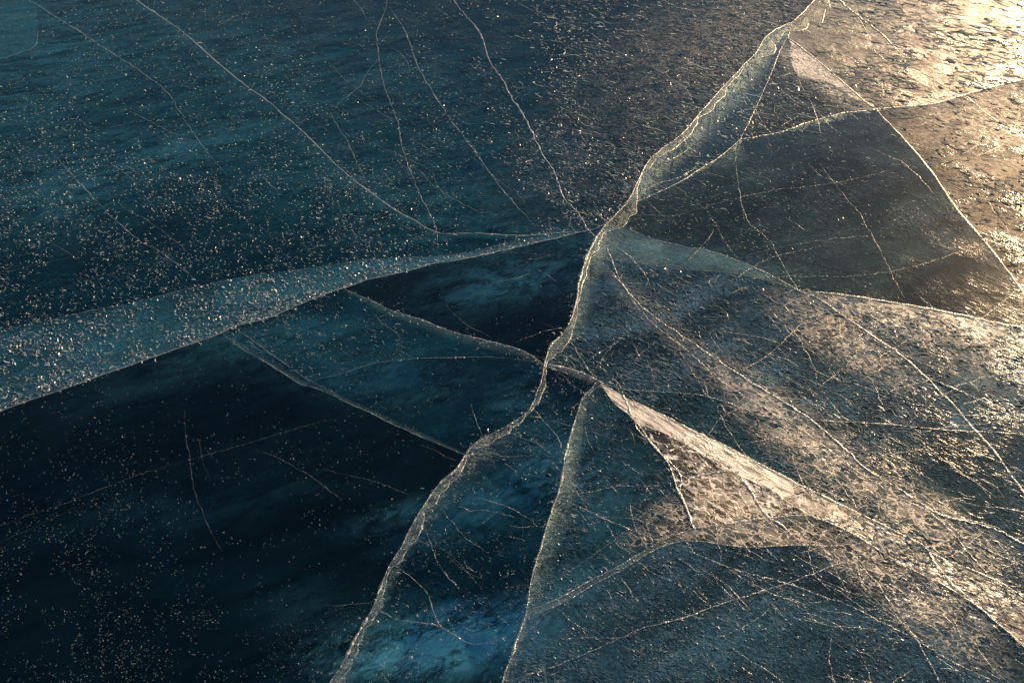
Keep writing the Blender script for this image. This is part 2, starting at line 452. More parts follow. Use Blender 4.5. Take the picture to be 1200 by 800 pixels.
plate('small pale teal ice plate with a short bright rim in the top left corner', ['corner', (X0, Y0)], milk=.75, milk_col=(0.03, 0.22, 0.33), pebble=.8, rough=.25, glow=.1, gloss=.5, thr=(.1, .95), curls=.5)
plate('broad teal ice plate peppered with white flecks, above the speckled teal band', [SEG['west_up'][0], 'west_up', '-north', SEG['corner'][-1], '-corner'], milk=.27, milk_col=TEAL, pebble=1.0, rough=.22, glow=.12, fine=.55, curls=.3, gloss=.5, thr=(.1, .95))
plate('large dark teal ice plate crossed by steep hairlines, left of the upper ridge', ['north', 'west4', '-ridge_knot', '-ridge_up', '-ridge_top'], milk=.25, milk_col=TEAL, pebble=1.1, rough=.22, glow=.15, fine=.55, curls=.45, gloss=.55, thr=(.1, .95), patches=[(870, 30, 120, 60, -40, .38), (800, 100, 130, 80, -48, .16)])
plate('narrow slate blue ice slab wedged between the upper ridge and the small speckled triangle', ['ridge_up', 'arc1', '-slab_side', '-apex'], milk=.45, milk_col=GREY, pebble=.8, rough=.25, glow=.4, sheen=0.20, curls=.5)
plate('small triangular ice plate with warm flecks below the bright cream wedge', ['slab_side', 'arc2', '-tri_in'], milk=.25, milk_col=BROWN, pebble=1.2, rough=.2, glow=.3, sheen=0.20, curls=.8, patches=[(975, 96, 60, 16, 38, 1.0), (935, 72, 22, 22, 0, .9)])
plate('sunlit golden rippled ice plate in the top right corner', ['ridge_top', 'apex', 'long_r1', 'arc3', (X1, Y0)], milk=.5, milk_col=(0.26, 0.23, 0.19), thr=(.1, .9), pebble=2.3, rough=.18, glow=1.0, sheen=0.5, curls=.9, patches=[(1150, 30, 240, 120, 30, .45)], bsc=.65)  # warm milk colour and patch paint in part of the sun's glow
plate('smooth dark grey fan shaped ice plate under the long arched crack', ['arc1', 'arc2', 'long_r2', '-east1', '-tongue_up', '-ridge_knot'], milk=.75, milk_col=(0.07, 0.135, 0.145), pebble=.5, rough=.28, glow=.2, sheen=0.0, curls=.6)
plate('brown rippled ice plate under the glare, right of the straight stripe crack', ['arc3', SEG['east2'][-1], '-east2', '-long_r2'], milk=.5, milk_col=(0.17, 0.155, 0.135), pebble=1.2, rough=.2, glow=.22, sheen=0.35, curls=.6, bsc=.75, gloss=.6, patches=[(1190, 150, 130, 60, 30, .5)])  # milk colour and patch carry the painted glare on past the arched crack
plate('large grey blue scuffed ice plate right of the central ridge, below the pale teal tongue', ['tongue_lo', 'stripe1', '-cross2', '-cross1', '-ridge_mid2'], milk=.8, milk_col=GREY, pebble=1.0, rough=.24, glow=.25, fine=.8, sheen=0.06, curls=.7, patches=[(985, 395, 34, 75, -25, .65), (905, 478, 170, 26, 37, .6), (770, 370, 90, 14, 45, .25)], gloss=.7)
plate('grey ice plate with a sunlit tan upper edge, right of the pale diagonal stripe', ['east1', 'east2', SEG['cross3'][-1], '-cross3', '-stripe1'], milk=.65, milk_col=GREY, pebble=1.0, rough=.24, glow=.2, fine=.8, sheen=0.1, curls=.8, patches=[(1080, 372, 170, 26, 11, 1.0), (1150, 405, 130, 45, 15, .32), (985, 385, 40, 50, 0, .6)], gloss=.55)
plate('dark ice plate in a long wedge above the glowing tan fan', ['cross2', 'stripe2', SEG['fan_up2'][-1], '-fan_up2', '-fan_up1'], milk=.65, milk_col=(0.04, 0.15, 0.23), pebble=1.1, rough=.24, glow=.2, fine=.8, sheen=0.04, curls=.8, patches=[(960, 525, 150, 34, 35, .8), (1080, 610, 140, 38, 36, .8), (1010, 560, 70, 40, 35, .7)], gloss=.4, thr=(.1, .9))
plate('small dark teal ice corner between the pale stripe and the right edge', ['cross3', SEG['stripe2'][-1], '-stripe2'], milk=.6, milk_col=TEAL, pebble=1, rough=.25, glow=.35, curls=.4, gloss=.5, thr=(.1, .9))
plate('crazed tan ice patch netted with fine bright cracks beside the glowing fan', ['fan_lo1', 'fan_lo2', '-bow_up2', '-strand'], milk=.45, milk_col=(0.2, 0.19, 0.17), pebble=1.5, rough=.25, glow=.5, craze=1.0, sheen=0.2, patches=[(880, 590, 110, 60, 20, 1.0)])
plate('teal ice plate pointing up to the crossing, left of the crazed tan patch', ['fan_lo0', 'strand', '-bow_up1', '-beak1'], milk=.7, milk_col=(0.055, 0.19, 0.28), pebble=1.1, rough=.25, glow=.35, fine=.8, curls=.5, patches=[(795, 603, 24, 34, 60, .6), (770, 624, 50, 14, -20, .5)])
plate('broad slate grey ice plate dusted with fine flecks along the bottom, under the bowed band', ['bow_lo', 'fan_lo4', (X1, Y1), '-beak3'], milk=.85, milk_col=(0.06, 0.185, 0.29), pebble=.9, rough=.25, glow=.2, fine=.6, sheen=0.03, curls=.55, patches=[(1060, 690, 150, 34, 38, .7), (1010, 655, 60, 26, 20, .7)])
plate('dark teal ice plate with a milky cloud at its foot, between ridge and beaded crack', ['cross1', 'beak1', 'beak2', 'beak3', '-ridge_low2', '-ridge_low1'], milk=.16, milk_col=TEAL, pebble=.7, rough=.22, glow=.25, curls=.25)
plate('smooth black triangle of clear ice pointing left beside the central ridge', ['west3', 'west4', 'ridge_mid1', 'ridge_mid2', '-dart'], milk=.06, milk_col=TEAL, pebble=.25, rough=.2, glow=.2)
plate('teal lens of ice below the black triangle, above the arched hairline', ['west2', 'dart', '-lens', '-keel1'], milk=.3, milk_col=TEAL, pebble=.55, rough=.22, glow=.25, curls=.25)
plate('dim teal ice sliver between arched hairline and the black lower plate', ['lens', 'ridge_low1', '-keel2'], milk=.2, milk_col=TEAL, pebble=.45, rough=.22, glow=.2)
plate('large near black plate of clear ice with tiny white bubbles, bottom left', ['west1', 'keel1', 'keel2', 'ridge_low2', (X0, Y1)], milk=.05, milk_col=TEAL, pebble=.18, rough=.18, glow=.2)

# fracture bands: tilted wedges of ice whose broken underside shows through a top of their own
def face(parent, top, far, depth, mat, rows=7, name='fracture_face', dz0=-0.003):
    """sloping broken face from the crack at the surface down to a far edge inside the ice"""
    n = max(len(top), 24)
    def rs(P):
        d = np.r_[0, np.cumsum(np.linalg.norm(np.diff(P, axis=0), axis=1))]
        s = np.linspace(0, d[-1], n)
        return np.stack([np.interp(s, d, P[:, 0]), np.interp(s, d, P[:, 1])], 1)
    A, B = at(rs(top), dz0), at(rs(far), -depth)
    V, v = [], []
    for k in range(rows):
        t = k/(rows-1)
        c = A*(1-t)+B*t
        c[:, 2] = dz0 + (-depth-dz0)*(t**1.25)
        V.append(c); v += [t]*n
    i = np.arange(n*rows).reshape(rows, n)
    f = np.stack([i[:-1, :-1], i[1:, :-1], i[1:, 1:], i[:-1, 1:]], -1).reshape(-1, 4)
    return link(name, np.vstack(V), f, mat, parent, smooth=True, attrs={'v': v})

g = 'fracture bands between the plates'
b1 = plate('long speckled pale teal band sweeping from the left edge to the ridge', ['west_up', '-west3', '-west2', '-west1'], 'fracture_band', 'fracture band', g, milk=.6, milk_col=(0.04, 0.28, 0.46), pebble=1.2, rough=.22, glow=.35, curls=.6)
face(b1, chain('west1', 'west2', 'west3'), chain('west_up'), 0.05, M_FACE['teal'])
b2 = plate('slim pale teal tongue of ice tapering right from the central knot', ['tongue_up', '-tongue_lo', '-ridge_mid1'], 'fracture_band', 'fracture band', g, milk=.7, milk_col=(0.12, 0.24, 0.28), pebble=.7, rough=.3, glow=.5, sheen=0.20, curls=.5)
face(b2, chain('tongue_up'), chain('tongue_lo'), 0.06, M_FACE['teal'])
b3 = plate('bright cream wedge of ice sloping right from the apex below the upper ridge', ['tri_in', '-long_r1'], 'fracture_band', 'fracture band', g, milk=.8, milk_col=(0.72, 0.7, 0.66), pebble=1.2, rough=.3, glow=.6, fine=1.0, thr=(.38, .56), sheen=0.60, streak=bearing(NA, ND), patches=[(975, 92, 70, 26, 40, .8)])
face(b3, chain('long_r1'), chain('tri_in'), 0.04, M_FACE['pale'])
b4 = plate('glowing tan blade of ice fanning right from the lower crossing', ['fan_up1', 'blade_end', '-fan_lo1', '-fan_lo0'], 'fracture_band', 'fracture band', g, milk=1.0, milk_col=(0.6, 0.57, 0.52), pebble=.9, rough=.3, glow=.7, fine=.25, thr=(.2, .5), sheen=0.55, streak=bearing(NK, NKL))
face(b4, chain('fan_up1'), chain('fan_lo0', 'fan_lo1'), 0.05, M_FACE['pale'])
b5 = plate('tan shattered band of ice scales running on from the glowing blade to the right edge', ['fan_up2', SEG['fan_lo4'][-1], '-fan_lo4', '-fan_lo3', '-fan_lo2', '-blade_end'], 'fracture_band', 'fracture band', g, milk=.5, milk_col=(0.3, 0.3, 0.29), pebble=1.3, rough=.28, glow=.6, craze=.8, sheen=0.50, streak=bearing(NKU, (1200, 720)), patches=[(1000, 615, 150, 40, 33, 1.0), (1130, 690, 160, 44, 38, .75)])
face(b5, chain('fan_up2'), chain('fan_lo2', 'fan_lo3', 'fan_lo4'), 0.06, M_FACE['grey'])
b6 = plate('thin bowed grey band of ice arching over the slate plate', ['bow_up1', 'bow_up2', 'fan_lo3', '-bow_lo', '-beak2'], 'fracture_band', 'fracture band', g, milk=.45, milk_col=(0.16, 0.26, 0.31), pebble=.8, rough=.3, glow=.55, sheen=0.15, streak=bearing((700, 690), (900, 625)), patches=[(890, 625, 110, 22, 2, .8)])
face(b6, chain('bow_up1', 'bow_up2'), chain('bow_lo'), 0.03, M_FACE['grey'])

# ------------------------------------------------------------------ cracks
def ribbon(P, width, seed, h=0.12, taper=True, lift=0.0008, vary=0.45, lenses=0.0):
    """a low domed seam of frost along photo points P, WIDTH in photo pixels (given its real size there)"""
    r = np.random.RandomState(seed)
    W = at(P)
    n = len(W)
    T = np.gradient(W, axis=0)
    T /= np.linalg.norm(T, axis=1, keepdims=True)+1e-9
    N = np.stack([-T[:, 1], T[:, 0], np.zeros(n)], 1)
    s = px_size(W)
    wd = np.asarray(width, float)*s*0.66
    k = np.interp(np.arange(n), np.arange(0, n+3, 3), r.rand(len(range(0, n+3, 3))))
    wd = wd*(1-vary+2*vary*k)
    if lenses:
        wd = wd*(1+lenses*np.maximum(0, r.randn(n)-0.8))
    if taper and n > 6:
        e = np.minimum(np.arange(n), np.arange(n)[::-1])/max(4, n*0.12)
        wd = wd*np.clip(e+0.25, 0, 1)
    prof = [(-0.5, 0.0), (-0.22, 0.8), (0.1, 1.0), (0.5, 0.0)]
    V = []
    for a, z in prof:
        c = W+N*(wd*a)[:, None]
        c[:, 2] = lift+z*wd*h
        V.append(c)
    i = np.arange(4*n).reshape(4, n)
    f = np.stack([i[:-1, :-1], i[:-1, 1:], i[1:, 1:], i[1:, :-1]], -1).reshape(-1, 4)
    return np.vstack(V), f

NCRACK = [0]
def crack(label, pts, width=1.6, kind='mid', name='ice_crack', cat='ice crack', group='cracks in the ice', jit=0.8, wob=0.8, parent=None, lenses=0.6, far=None, depth=0.05, fmat='teal'):
    NCRACK[0] += 1
    sd = NCRACK[0]*7
    P = chain(*pts) if isinstance(pts[0], str) else spline(pts, 4.0, jit, sd, wob)
    v, f = ribbon(P, width, sd, lenses=lenses, lift=0.0008+0.0001*(NCRACK[0] % 9))
    o = link(name, v, f, M_RIME[kind], parent, smooth=True)
    tag(o, label, cat, group)
    if far is not None:
        face(o, P, spline(run_on(far), 6, 0, 0), depth, M_FACE[fmat])
    return o

# the long pressure ridge: two frost seams that part and meet again, films of ice between
def ridge():
    P = chain('ridge_top', 'ridge_up', 'ridge_knot', 'ridge_mid1', 'ridge_mid2', 'ridge_low1', 'ridge_low2')
    W = at(P)
    n = len(P)
    r = np.random.RandomState(5)
    # width to the right of the left seam, in photo pixels, by photo height
    prof = np.array([(-80, 24), (0, 22), (30, 26), (60, 16), (100, 9), (150, 8), (178, 9), (196, 10), (212, 5), (228, 8), (245, 19), (270, 20), (284, 15), (300, 6), (330, 6), (360, 8), (380, 12), (400, 18), (420, 12), (427, 5), (440, 6), (470, 9), (487, 6), (505, 10), (560, 15), (590, 17), (640, 12), (660, 9), (700, 11), (760, 13), (880, 16)])
    wd = np.interp(P[:, 1], prof[:, 0], prof[:, 1])
    lens = np.abs(np.sin(np.cumsum(0.08+0.5*r.rand(n)**2)))
    wd = wd*(0.25+0.65*lens)*(0.6+0.6*r.rand(n))
    T = np.gradient(P, axis=0); T /= np.linalg.norm(T, axis=1, keepdims=True)
    N = np.stack([-T[:, 1], T[:, 0]], 1)
    N *= np.sign(N[:, :1])+(N[:, :1] == 0)
    Q = P+N*wd[:, None]
    root = empty('pressure_ridge', at([P[n//2]])[0])
    tag(root, 'long winding pale ridge of broken ice from the top edge to the bottom edge', 'pressure ridge')
    for C, wdt, sd in ((P, 2.2, 3), (Q, 1.7, 4)):
        v, f = ribbon(C, wdt, sd, lenses=1.2, lift=0.0022, h=0.2, vary=0.7)
        link('seam', v, f, M_RIME['mid'], root, smooth=True)
    A, B = at(P, 0.0015), at(Q, 0.0015)
    Mid = (A+B)/2
    Mid[:, 2] += (0.2+0.9*r.rand(n))*wd*px_size(A)*0.12
    i = np.arange(n)
    V = np.vstack([A, Mid, B])
    f = []
    for k in range(n-1):
        f += [[k, k+1, n+k], [k+1, n+k+1, n+k], [n+k, n+k+1, 2*n+k], [n+k+1, 2*n+k+1, 2*n+k]]
    link('ridge_film', V, f, M_FACET, root, attrs={'v': 0.2+0.6*r.rand(3*n)})
    # broken face under the lower half
    L = chain('ridge_low1', 'ridge_low2')
    far = [(640, 445), (636, 470), (620, 492), (597, 530), (557, 565), (527, 595), (500, 628), (482, 655), (465, 688), (455, 715), (442, 741), (420, 787), (392, 870)]
    face(root, L, spline(run_on(far), 6, 0, 0), 0.05, M_FACE['teal'])
    L = chain('ridge_mid1', 'ridge_mid2')
    far = [(735, 270), (722, 295), (708, 318), (702, 340), (696, 366), (688, 390), (674, 402), (664, 416), (652, 428)]
    face(root, L, spline(far, 6, 0, 0), 0.05, M_FACE['grey'])
    L = chain('ridge_up')
    far = [(940, 40), (915, 62), (900, 84), (888, 100), (866, 124), (846, 148), (826, 172), (796, 196), (784, 208), (772, 222), (758, 236), (746, 246)]
    face(root, L, spline(far, 6, 0, 0), 0.05, M_FACE['grey'])
ridge()

crack('bright warm crack arching over the grey fan plate, from ridge to right edge', ['arc1', 'arc2', 'arc3'], 1.8, 'strong', far=[(742, 252), (780, 240), (812, 224), (838, 212), (860, 200), (880, 186), (920, 178), (960, 170), (1000, 162), (1040, 158), (1090, 146), (1130, 135), (1165, 126), (1205, 115), (1300, 85)], depth=.06, fmat='grey')
crack('pale crack closing the slate slab, from bright apex down to the arched crack', ['slab_side'], 2.0, 'mid')
crack('bright top edge of the cream wedge, from apex to arched crack', ['apex', 'long_r1'], 2.4, 'strong')
crack('long pale straight stripe crack descending to the right edge from the cream wedge tip', ['long_r2'], 3.0, 'mid', lenses=.2, far=[(1020, 130), (1034, 148), (1055, 172), (1080, 202), (1112, 248), (1148, 292), (1188, 345), (1215, 390)], depth=.03, fmat='grey')
crack('curved upper edge of the pale teal tongue, ending at the diagonal stripe', ['tongue_up'], 1.8, 'mid')
crack('fine lower edge of the pale teal tongue', ['tongue_lo'], 1.0, 'faint')
crack('sharp tan crack running right below the dark fan plate', ['east1', 'east2'], 2.2, 'strong', far=[(935, 345), (960, 362), (1000, 375), (1060, 388), (1117, 402), (1167, 412), (1200, 420), (1235, 428), (1300, 440)], depth=.05, fmat='pale')
crack('thick pale diagonal stripe crack across the grey plates on the right', ['stripe1', 'stripe2'], 3.6, 'mid', lenses=.1, far=[(937, 346), (965, 360), (985, 375), (1045, 418), (1090, 462), (1136, 513), (1192, 588), (1290, 720)], depth=.03, fmat='grey')
crack('thick bright crack from the central crossing to the tip of the glowing blade', ['cross1'], 4.5, 'strong', lenses=.8, far=[(640, 431), (665, 439), (690, 450), (702, 450)], depth=.02, fmat='pale')
crack('thin crack running on right from the crossing across both grey plates', ['cross2', 'cross3'], 1.6, 'mid')
crack('bright upper rim of the glowing tan blade and shattered band', ['fan_up1', 'fan_up2'], 1.9, 'strong')
crack('ragged lower rim of the glowing tan blade', ['fan_lo0', 'fan_lo1', 'fan_lo2', 'fan_lo3', 'fan_lo4'], 2.0, 'mid', lenses=1)
crack('knotted cream crack falling steeply along the left side of the crazed patch', ['strand'], 2.8, 'strong', lenses=1.2)
crack('upper line of the bowed grey band', ['bow_up1', 'bow_up2'], 1.6, 'mid')
crack('smooth lower line of the bowed grey band', ['bow_lo'], 1.3, 'mid')
crack('beaded crack curving down from the lower crossing to the bottom edge', ['beak1', 'beak2', 'beak3'], 2.6, 'mid', lenses=1.5, far=[(704, 452), (700, 470), (694, 490), (688, 520), (682, 550), (676, 590), (662, 630), (652, 665), (640, 700), (630, 735), (618, 765), (606, 800), (588, 870)], depth=.05, fmat='grey')
crack('crisp bright lower edge of the speckled teal band on the left', ['west1', 'west2', 'west3', 'west4'], 2.0, 'strong', lenses=.8)
crack('fine upper edge of the speckled teal band on the left', ['west_up'], 1.3, 'mid')
crack('bright crack under the black triangle, from its tip to the central crossing', ['dart'], 1.7, 'strong', lenses=1.0, far=[(402, 342), (436, 362), (456, 372), (496, 387), (530, 400), (560, 409), (590, 414), (636, 428)], depth=.04, fmat='grey')
crack('faint arched hairline spanning the teal lens below the black triangle', ['lens'], 1.2, 'mid')
crack('thin teal crack along the lower rim of the dim sliver', ['keel1', 'keel2'], 1.5, 'mid', lenses=.2, far=[(262, 388), (283, 402), (313, 420), (360, 446), (402, 464), (440, 481), (505, 511), (545, 531)], depth=.03, fmat='dim')
crack('long pale crack crossing the upper left, descending to the central knot', ['north'], 2.3, 'strong', lenses=.7, far=[(45, -70), (147, 4), (170, 22), (203, 47), (240, 82), (272, 112), (300, 133), (322, 153), (350, 180), (392, 215), (424, 236), (458, 258), (480, 266), (512, 279), (613, 281), (684, 272)], depth=.05, fmat='mist')
crack('short bright rim of the corner plate at the left edge', [(-100, 100), (0, 70), (20, 63), (40, 55), (45, 37)], 1.5, 'mid')

g = 'hairline cracks in the ice'
HAIR = [
 ('hairline in the upper left running beside the long pale crack', 1.4, 'mid', [(-10, -25), (33, 0), (67, 22), (97, 40), (143, 70), (177, 93), (200, 112), (214, 137), (240, 175), (262, 200)]),
 ('left branch of the forked steep hairline at the top', 1.4, 'mid', [(453, -40), (453, 7), (442, 37), (443, 57), (448, 90), (457, 120), (467, 147), (470, 170), (480, 200), (493, 230), (511, 266), (515, 300)]),
 ('right branch of the forked steep hairline at the top', 1.4, 'mid', [(455, 7), (470, 30), (480, 53), (490, 80), (507, 107), (528, 140), (547, 167), (570, 197), (587, 220), (613, 250), (627, 266)]),
 ('steep bright crack falling from the top edge to the central knot', 2.0, 'strong', [(505, -60), (533, 2), (547, 20), (563, 40), (573, 70), (590, 97), (600, 117), (617, 143), (633, 177), (650, 203), (660, 230), (677, 250), (690, 270), (704, 284)]),
 ('warm crack slanting from the top edge to the upper ridge', 1.6, 'mid', [(560, -40), (607, 3), (633, 15), (663, 28), (690, 38), (717, 57), (737, 67), (763, 78), (800, 102), (815, 125)]),
 ('shallow hairline branching right from the steep bright crack', 1.2, 'mid', [(567, 42), (600, 43), (633, 47), (680, 53), (720, 63), (753, 72)]),
 ('faint hairline crossing the three steep cracks', 1.0, 'faint', [(470, 153), (500, 147), (530, 138), (567, 128), (600, 117), (620, 110)]),
 ('hairline near the top edge running right from the long pale crack', 1.0, 'faint', [(181, -30), (181, 0), (183, 16), (233, 14), (283, 15), (333, 18), (373, 23), (397, 30)]),
 ('ghostly hairline curving over the fleck field at left', 0.9, 'ghost', [(0, 208), (57, 167), (87, 143), (110, 130), (157, 112), (200, 112)]),
 ('faint shallow hairline low in the fleck field at left', 1.0, 'faint', [(0, 322), (37, 312), (90, 300), (150, 290), (210, 291)]),
 ('dotted hairline slanting through the fleck field', 1.1, 'mid', [(62, 180), (80, 200), (110, 233), (143, 265), (165, 282), (187, 294), (213, 314), (232, 330)]),
 ('short broken hairline between the steep cracks', 1.0, 'faint', [(524, 90), (540, 108), (552, 120), (566, 128)]),
 ('bright crack slanting through the golden plate from the top edge', 2.0, 'strong', [(950, -40), (983, 0), (1007, 20), (1030, 37), (1053, 60), (1064, 80)]),
 ('branching crack below the golden plate\'s slanting crack', 1.4, 'mid', [(1000, 12), (1012, 30), (1020, 48), (1016, 55)]),
 ('long crack crossing the golden plate to the arched crack', 1.6, 'mid', [(925, 27), (940, 33), (958, 45), (985, 44), (1017, 54), (1040, 73), (1087, 92), (1130, 113), (1165, 140), (1200, 158)]),
 ('faint crack at the upper middle of the golden plate', 1.3, 'mid', [(1005, 28), (1030, 33), (1072, 32), (1090, 30), (1120, 45), (1160, 52)]),
 ('fine hairline across the middle of the dark fan plate', 0.9, 'faint', [(765, 262), (800, 250), (853, 235), (917, 222), (973, 215), (1013, 207), (1040, 200)]),
 ('hairline dropping right through the dark fan plate', 0.9, 'faint', [(960, 190), (973, 208), (987, 227), (1007, 250), (1017, 267), (1030, 290), (1047, 327), (1060, 350)]),
 ('upper shallow hairline low in the dark fan plate', 0.9, 'faint', [(873, 302), (910, 290), (947, 284), (987, 280), (1027, 276)]),
 ('lower shallow hairline of the dark fan plate rising to the right edge', 1.0, 'faint', [(917, 325), (987, 324), (1040, 319), (1083, 309), (1120, 297), (1153, 292), (1197, 275), (1260, 250)]),
 ('short dotted crack running to the tip of the pale teal tongue', 1.5, 'faint', [(868, 235), (875, 257), (889, 272), (903, 284), (913, 304), (927, 330), (934, 338)]),
 ('short vertical hairline under the arched crack', 1.1, 'faint', [(862, 172), (863, 200), (868, 230), (872, 257)]),
 ('dotted hairline left of the short vertical one in the dark fan plate', 1.0, 'faint', [(800, 225), (830, 250), (850, 285), (865, 303)]),
 ('upper line of the long double crack crossing the grey blue plate', 1.7, 'strong', [(700, 300), (717, 320), (733, 340), (753, 360), (777, 379), (800, 394), (843, 422), (883, 449), (917, 470), (950, 492), (980, 518), (1000, 533), (1013, 547), (1053, 572), (1087, 594), (1113, 606), (1167, 620), (1200, 637), (1280, 670)]),
 ('lower line of the long double crack crossing the grey blue plate', 1.5, 'mid', [(733, 342), (760, 375), (800, 407), (827, 430), (853, 452), (880, 468), (903, 482), (940, 503), (975, 530), (1010, 556), (1050, 580), (1087, 597), (1110, 617), (1133, 645), (1167, 681), (1200, 705)]),
 ('short crack falling right from the central knot', 1.8, 'mid', [(708, 284), (715, 300), (722, 318), (732, 338)]),
 ('curly bright crack just right of the central knot', 1.6, 'mid', [(722, 290), (735, 298), (748, 312), (760, 330), (752, 336)]),
 ('slim crack dropping from ridge to the thick bright crack', 1.4, 'mid', [(663, 392), (672, 404), (681, 419), (690, 434), (696, 440)]),
 ('faint kinked hairline rising right from the lower crossing', 1.0, 'faint', [(694, 438), (706, 420), (717, 405), (737, 387), (745, 378)]),
 ('ghostly hairline crossing the black triangle near its top', 0.9, 'faint', [(560, 291), (587, 295), (633, 298), (687, 301)]),
 ('short crack sloping right in the dark teal plate near the crossing', 1.2, 'mid', [(623, 477), (640, 497), (650, 508), (657, 520), (660, 532)]),
 ('upper broken crack in the dark teal plate, bending down to the milky cloud', 1.5, 'mid', [(463, 662), (483, 677), (500, 694), (507, 714), (512, 726), (517, 734)]),
 ('lower crack in the dark teal plate, running right over the milky cloud', 1.6, 'mid', [(440, 711), (454, 719), (467, 726), (510, 732), (533, 744), (553, 754), (580, 751)]),
 ('dotted hairline in the middle of the dark teal plate', 1.1, 'mid', [(497, 620), (505, 636), (512, 655), (522, 672), (538, 690)]),
 ('fine hairline sloping right in the middle of the dark teal plate', 1.0, 'faint', [(508, 638), (525, 648), (545, 668), (566, 690)]),
 ('fine pale hairline crossing the teal pointed plate', 1.3, 'mid', [(656, 582), (690, 599), (733, 619), (773, 634), (790, 640)]),
 ('upper ghostly hairline in the teal pointed plate', 1.0, 'faint', [(625, 690), (660, 675), (700, 648), (733, 622), (770, 590), (795, 572)]),
 ('bright barbed crack near the right corner of the teal pointed plate', 1.5, 'mid', [(757, 612), (760, 624), (765, 634), (778, 634)]),
 ('cream crack joining the strand to the glowing blade', 1.8, 'strong', [(774, 531), (790, 527), (800, 523), (813, 526)]),
 ('arched cream crack across the top of the crazed patch', 1.7, 'strong', [(793, 571), (810, 560), (828, 554), (845, 552), (857, 553)]),
 ('bright inner crack beside the strand', 2.0, 'strong', [(775, 531), (785, 540), (795, 552), (800, 562), (797, 575)]),
 ('thin crack dropping through the blade into the strand', 1.8, 'strong', [(728, 457), (737, 477), (745, 495), (752, 508), (765, 520), (774, 530)]),
 ('slanting bright crack in the crazed patch', 2.2, 'strong', [(866, 556), (878, 572), (890, 590), (900, 605), (915, 615), (932, 630)]),
 ('second slanting crack in the crazed patch, left of the bright one', 1.4, 'mid', [(860, 570), (872, 588), (884, 606)]),
 ('long ghostly hairline across the black plate, rising right', 1.0, 'faint', [(-60, 640), (0, 616), (57, 597), (110, 576), (153, 559), (200, 546), (253, 530), (300, 517), (350, 502), (400, 488)]),
 ('ghostly hairline below the long one in the black plate', 0.9, 'ghost', [(0, 636), (40, 618), (80, 600), (110, 588)]),
 ('dotted upright hairline in the black plate', 1.0, 'faint', [(217, 480), (218, 514), (222, 534), (228, 577), (245, 617), (260, 644)]),
 ('short upright hairline right of the dotted one in the black plate', 0.9, 'ghost', [(233, 515), (237, 540), (246, 562)]),
 ('short double hairline near the ridge in the black plate', 1.0, 'faint', [(377, 549), (400, 554), (433, 562), (483, 581)]),
 ('long hairline crossing the slate plate toward the lower right', 1.3, 'mid', [(800, 643), (810, 647), (850, 664), (917, 682), (957, 696), (1000, 711), (1040, 732), (1077, 751), (1107, 771), (1133, 784), (1167, 800)]),
 ('long low crack rising right through the slate plate from the beaded crack', 1.5, 'mid', [(592, 800), (620, 790), (650, 781), (690, 764), (727, 747), (750, 737), (800, 725), (847, 707), (893, 692), (940, 677), (987, 659), (1013, 650)]),
 ('short flat crack in the slate plate near the beaded crack', 1.1, 'faint', [(607, 747), (650, 749), (700, 747), (733, 746), (750, 738)]),
 ('dotted crack in the right of the slate plate, falling steeply', 1.3, 'mid', [(1000, 654), (1015, 670), (1030, 684), (1040, 702), (1053, 717), (1077, 754), (1100, 797), (1120, 830)]),
 ('curving crack close under the shattered band', 1.4, 'mid', [(1020, 655), (1050, 672), (1075, 690), (1095, 708), (1115, 725), (1125, 745), (1140, 770)]),
 ('smooth curved crack through the end of the shattered band', 1.8, 'strong', [(1085, 640), (1097, 660), (1107, 673), (1120, 687), (1133, 698), (1160, 722), (1183, 742), (1200, 757)]),
 ('short fork right of the diagonal stripe', 1.3, 'mid', [(1088, 442), (1110, 452), (1133, 462), (1167, 475), (1200, 490), (1260, 512)]),
 ('short flat crack crossing the diagonal stripe', 1.2, 'mid', [(1112, 485), (1133, 487), (1167, 489), (1200, 493), (1270, 497)]),
 ('crack leaving the long double crack toward the right edge', 1.4, 'mid', [(1113, 607), (1140, 610), (1167, 618), (1190, 632), (1240, 655)]),
 ('low crack splitting from the long double crack near the right edge', 1.3, 'mid', [(1105, 608), (1125, 626), (1150, 640), (1180, 655), (1200, 663), (1260, 690)]),
 ('faint hairline in the dark wedge plate', 1.1, 'faint', [(800, 485), (840, 490), (880, 503), (915, 515), (950, 530)]),
 ('second edge of the slate slab\'s foot beside the arched crack', 1.6, 'mid', [(742, 228), (762, 219), (775, 214), (800, 205), (820, 190)]),
 ('short cross crack in the slate slab', 1.3, 'mid', [(755, 196), (768, 192), (790, 186), (810, 172)]),
 ('warm cross crack near the top of the slate slab', 1.5, 'mid', [(888, 66), (903, 70), (916, 62)]),
 ('parallel twin of the lower rim crack beside the teal lens', 1.2, 'mid', [(273, 383), (290, 395), (313, 412), (337, 428), (360, 444), (376, 452), (400, 466)]),
]
for lab, wd, kd, pts in HAIR:
    haze = {} if not lab.startswith('upper line of the long') else dict(far=[(690, 303), (725, 350), (762, 385), (800, 412), (827, 436), (853, 458), (880, 474), (903, 488), (940, 510), (975, 540), (1010, 566), (1050, 590), (1087, 607), (1110, 627), (1150, 650), (1200, 672), (1275, 700)], depth=.03, fmat='pale')
    crack(lab, pts, wd, kd, 'hairline_crack', 'hairline crack', g, **haze, jit=0.9, wob=0.55, lenses=1.0 if kd in ('mid', 'strong') else .4)

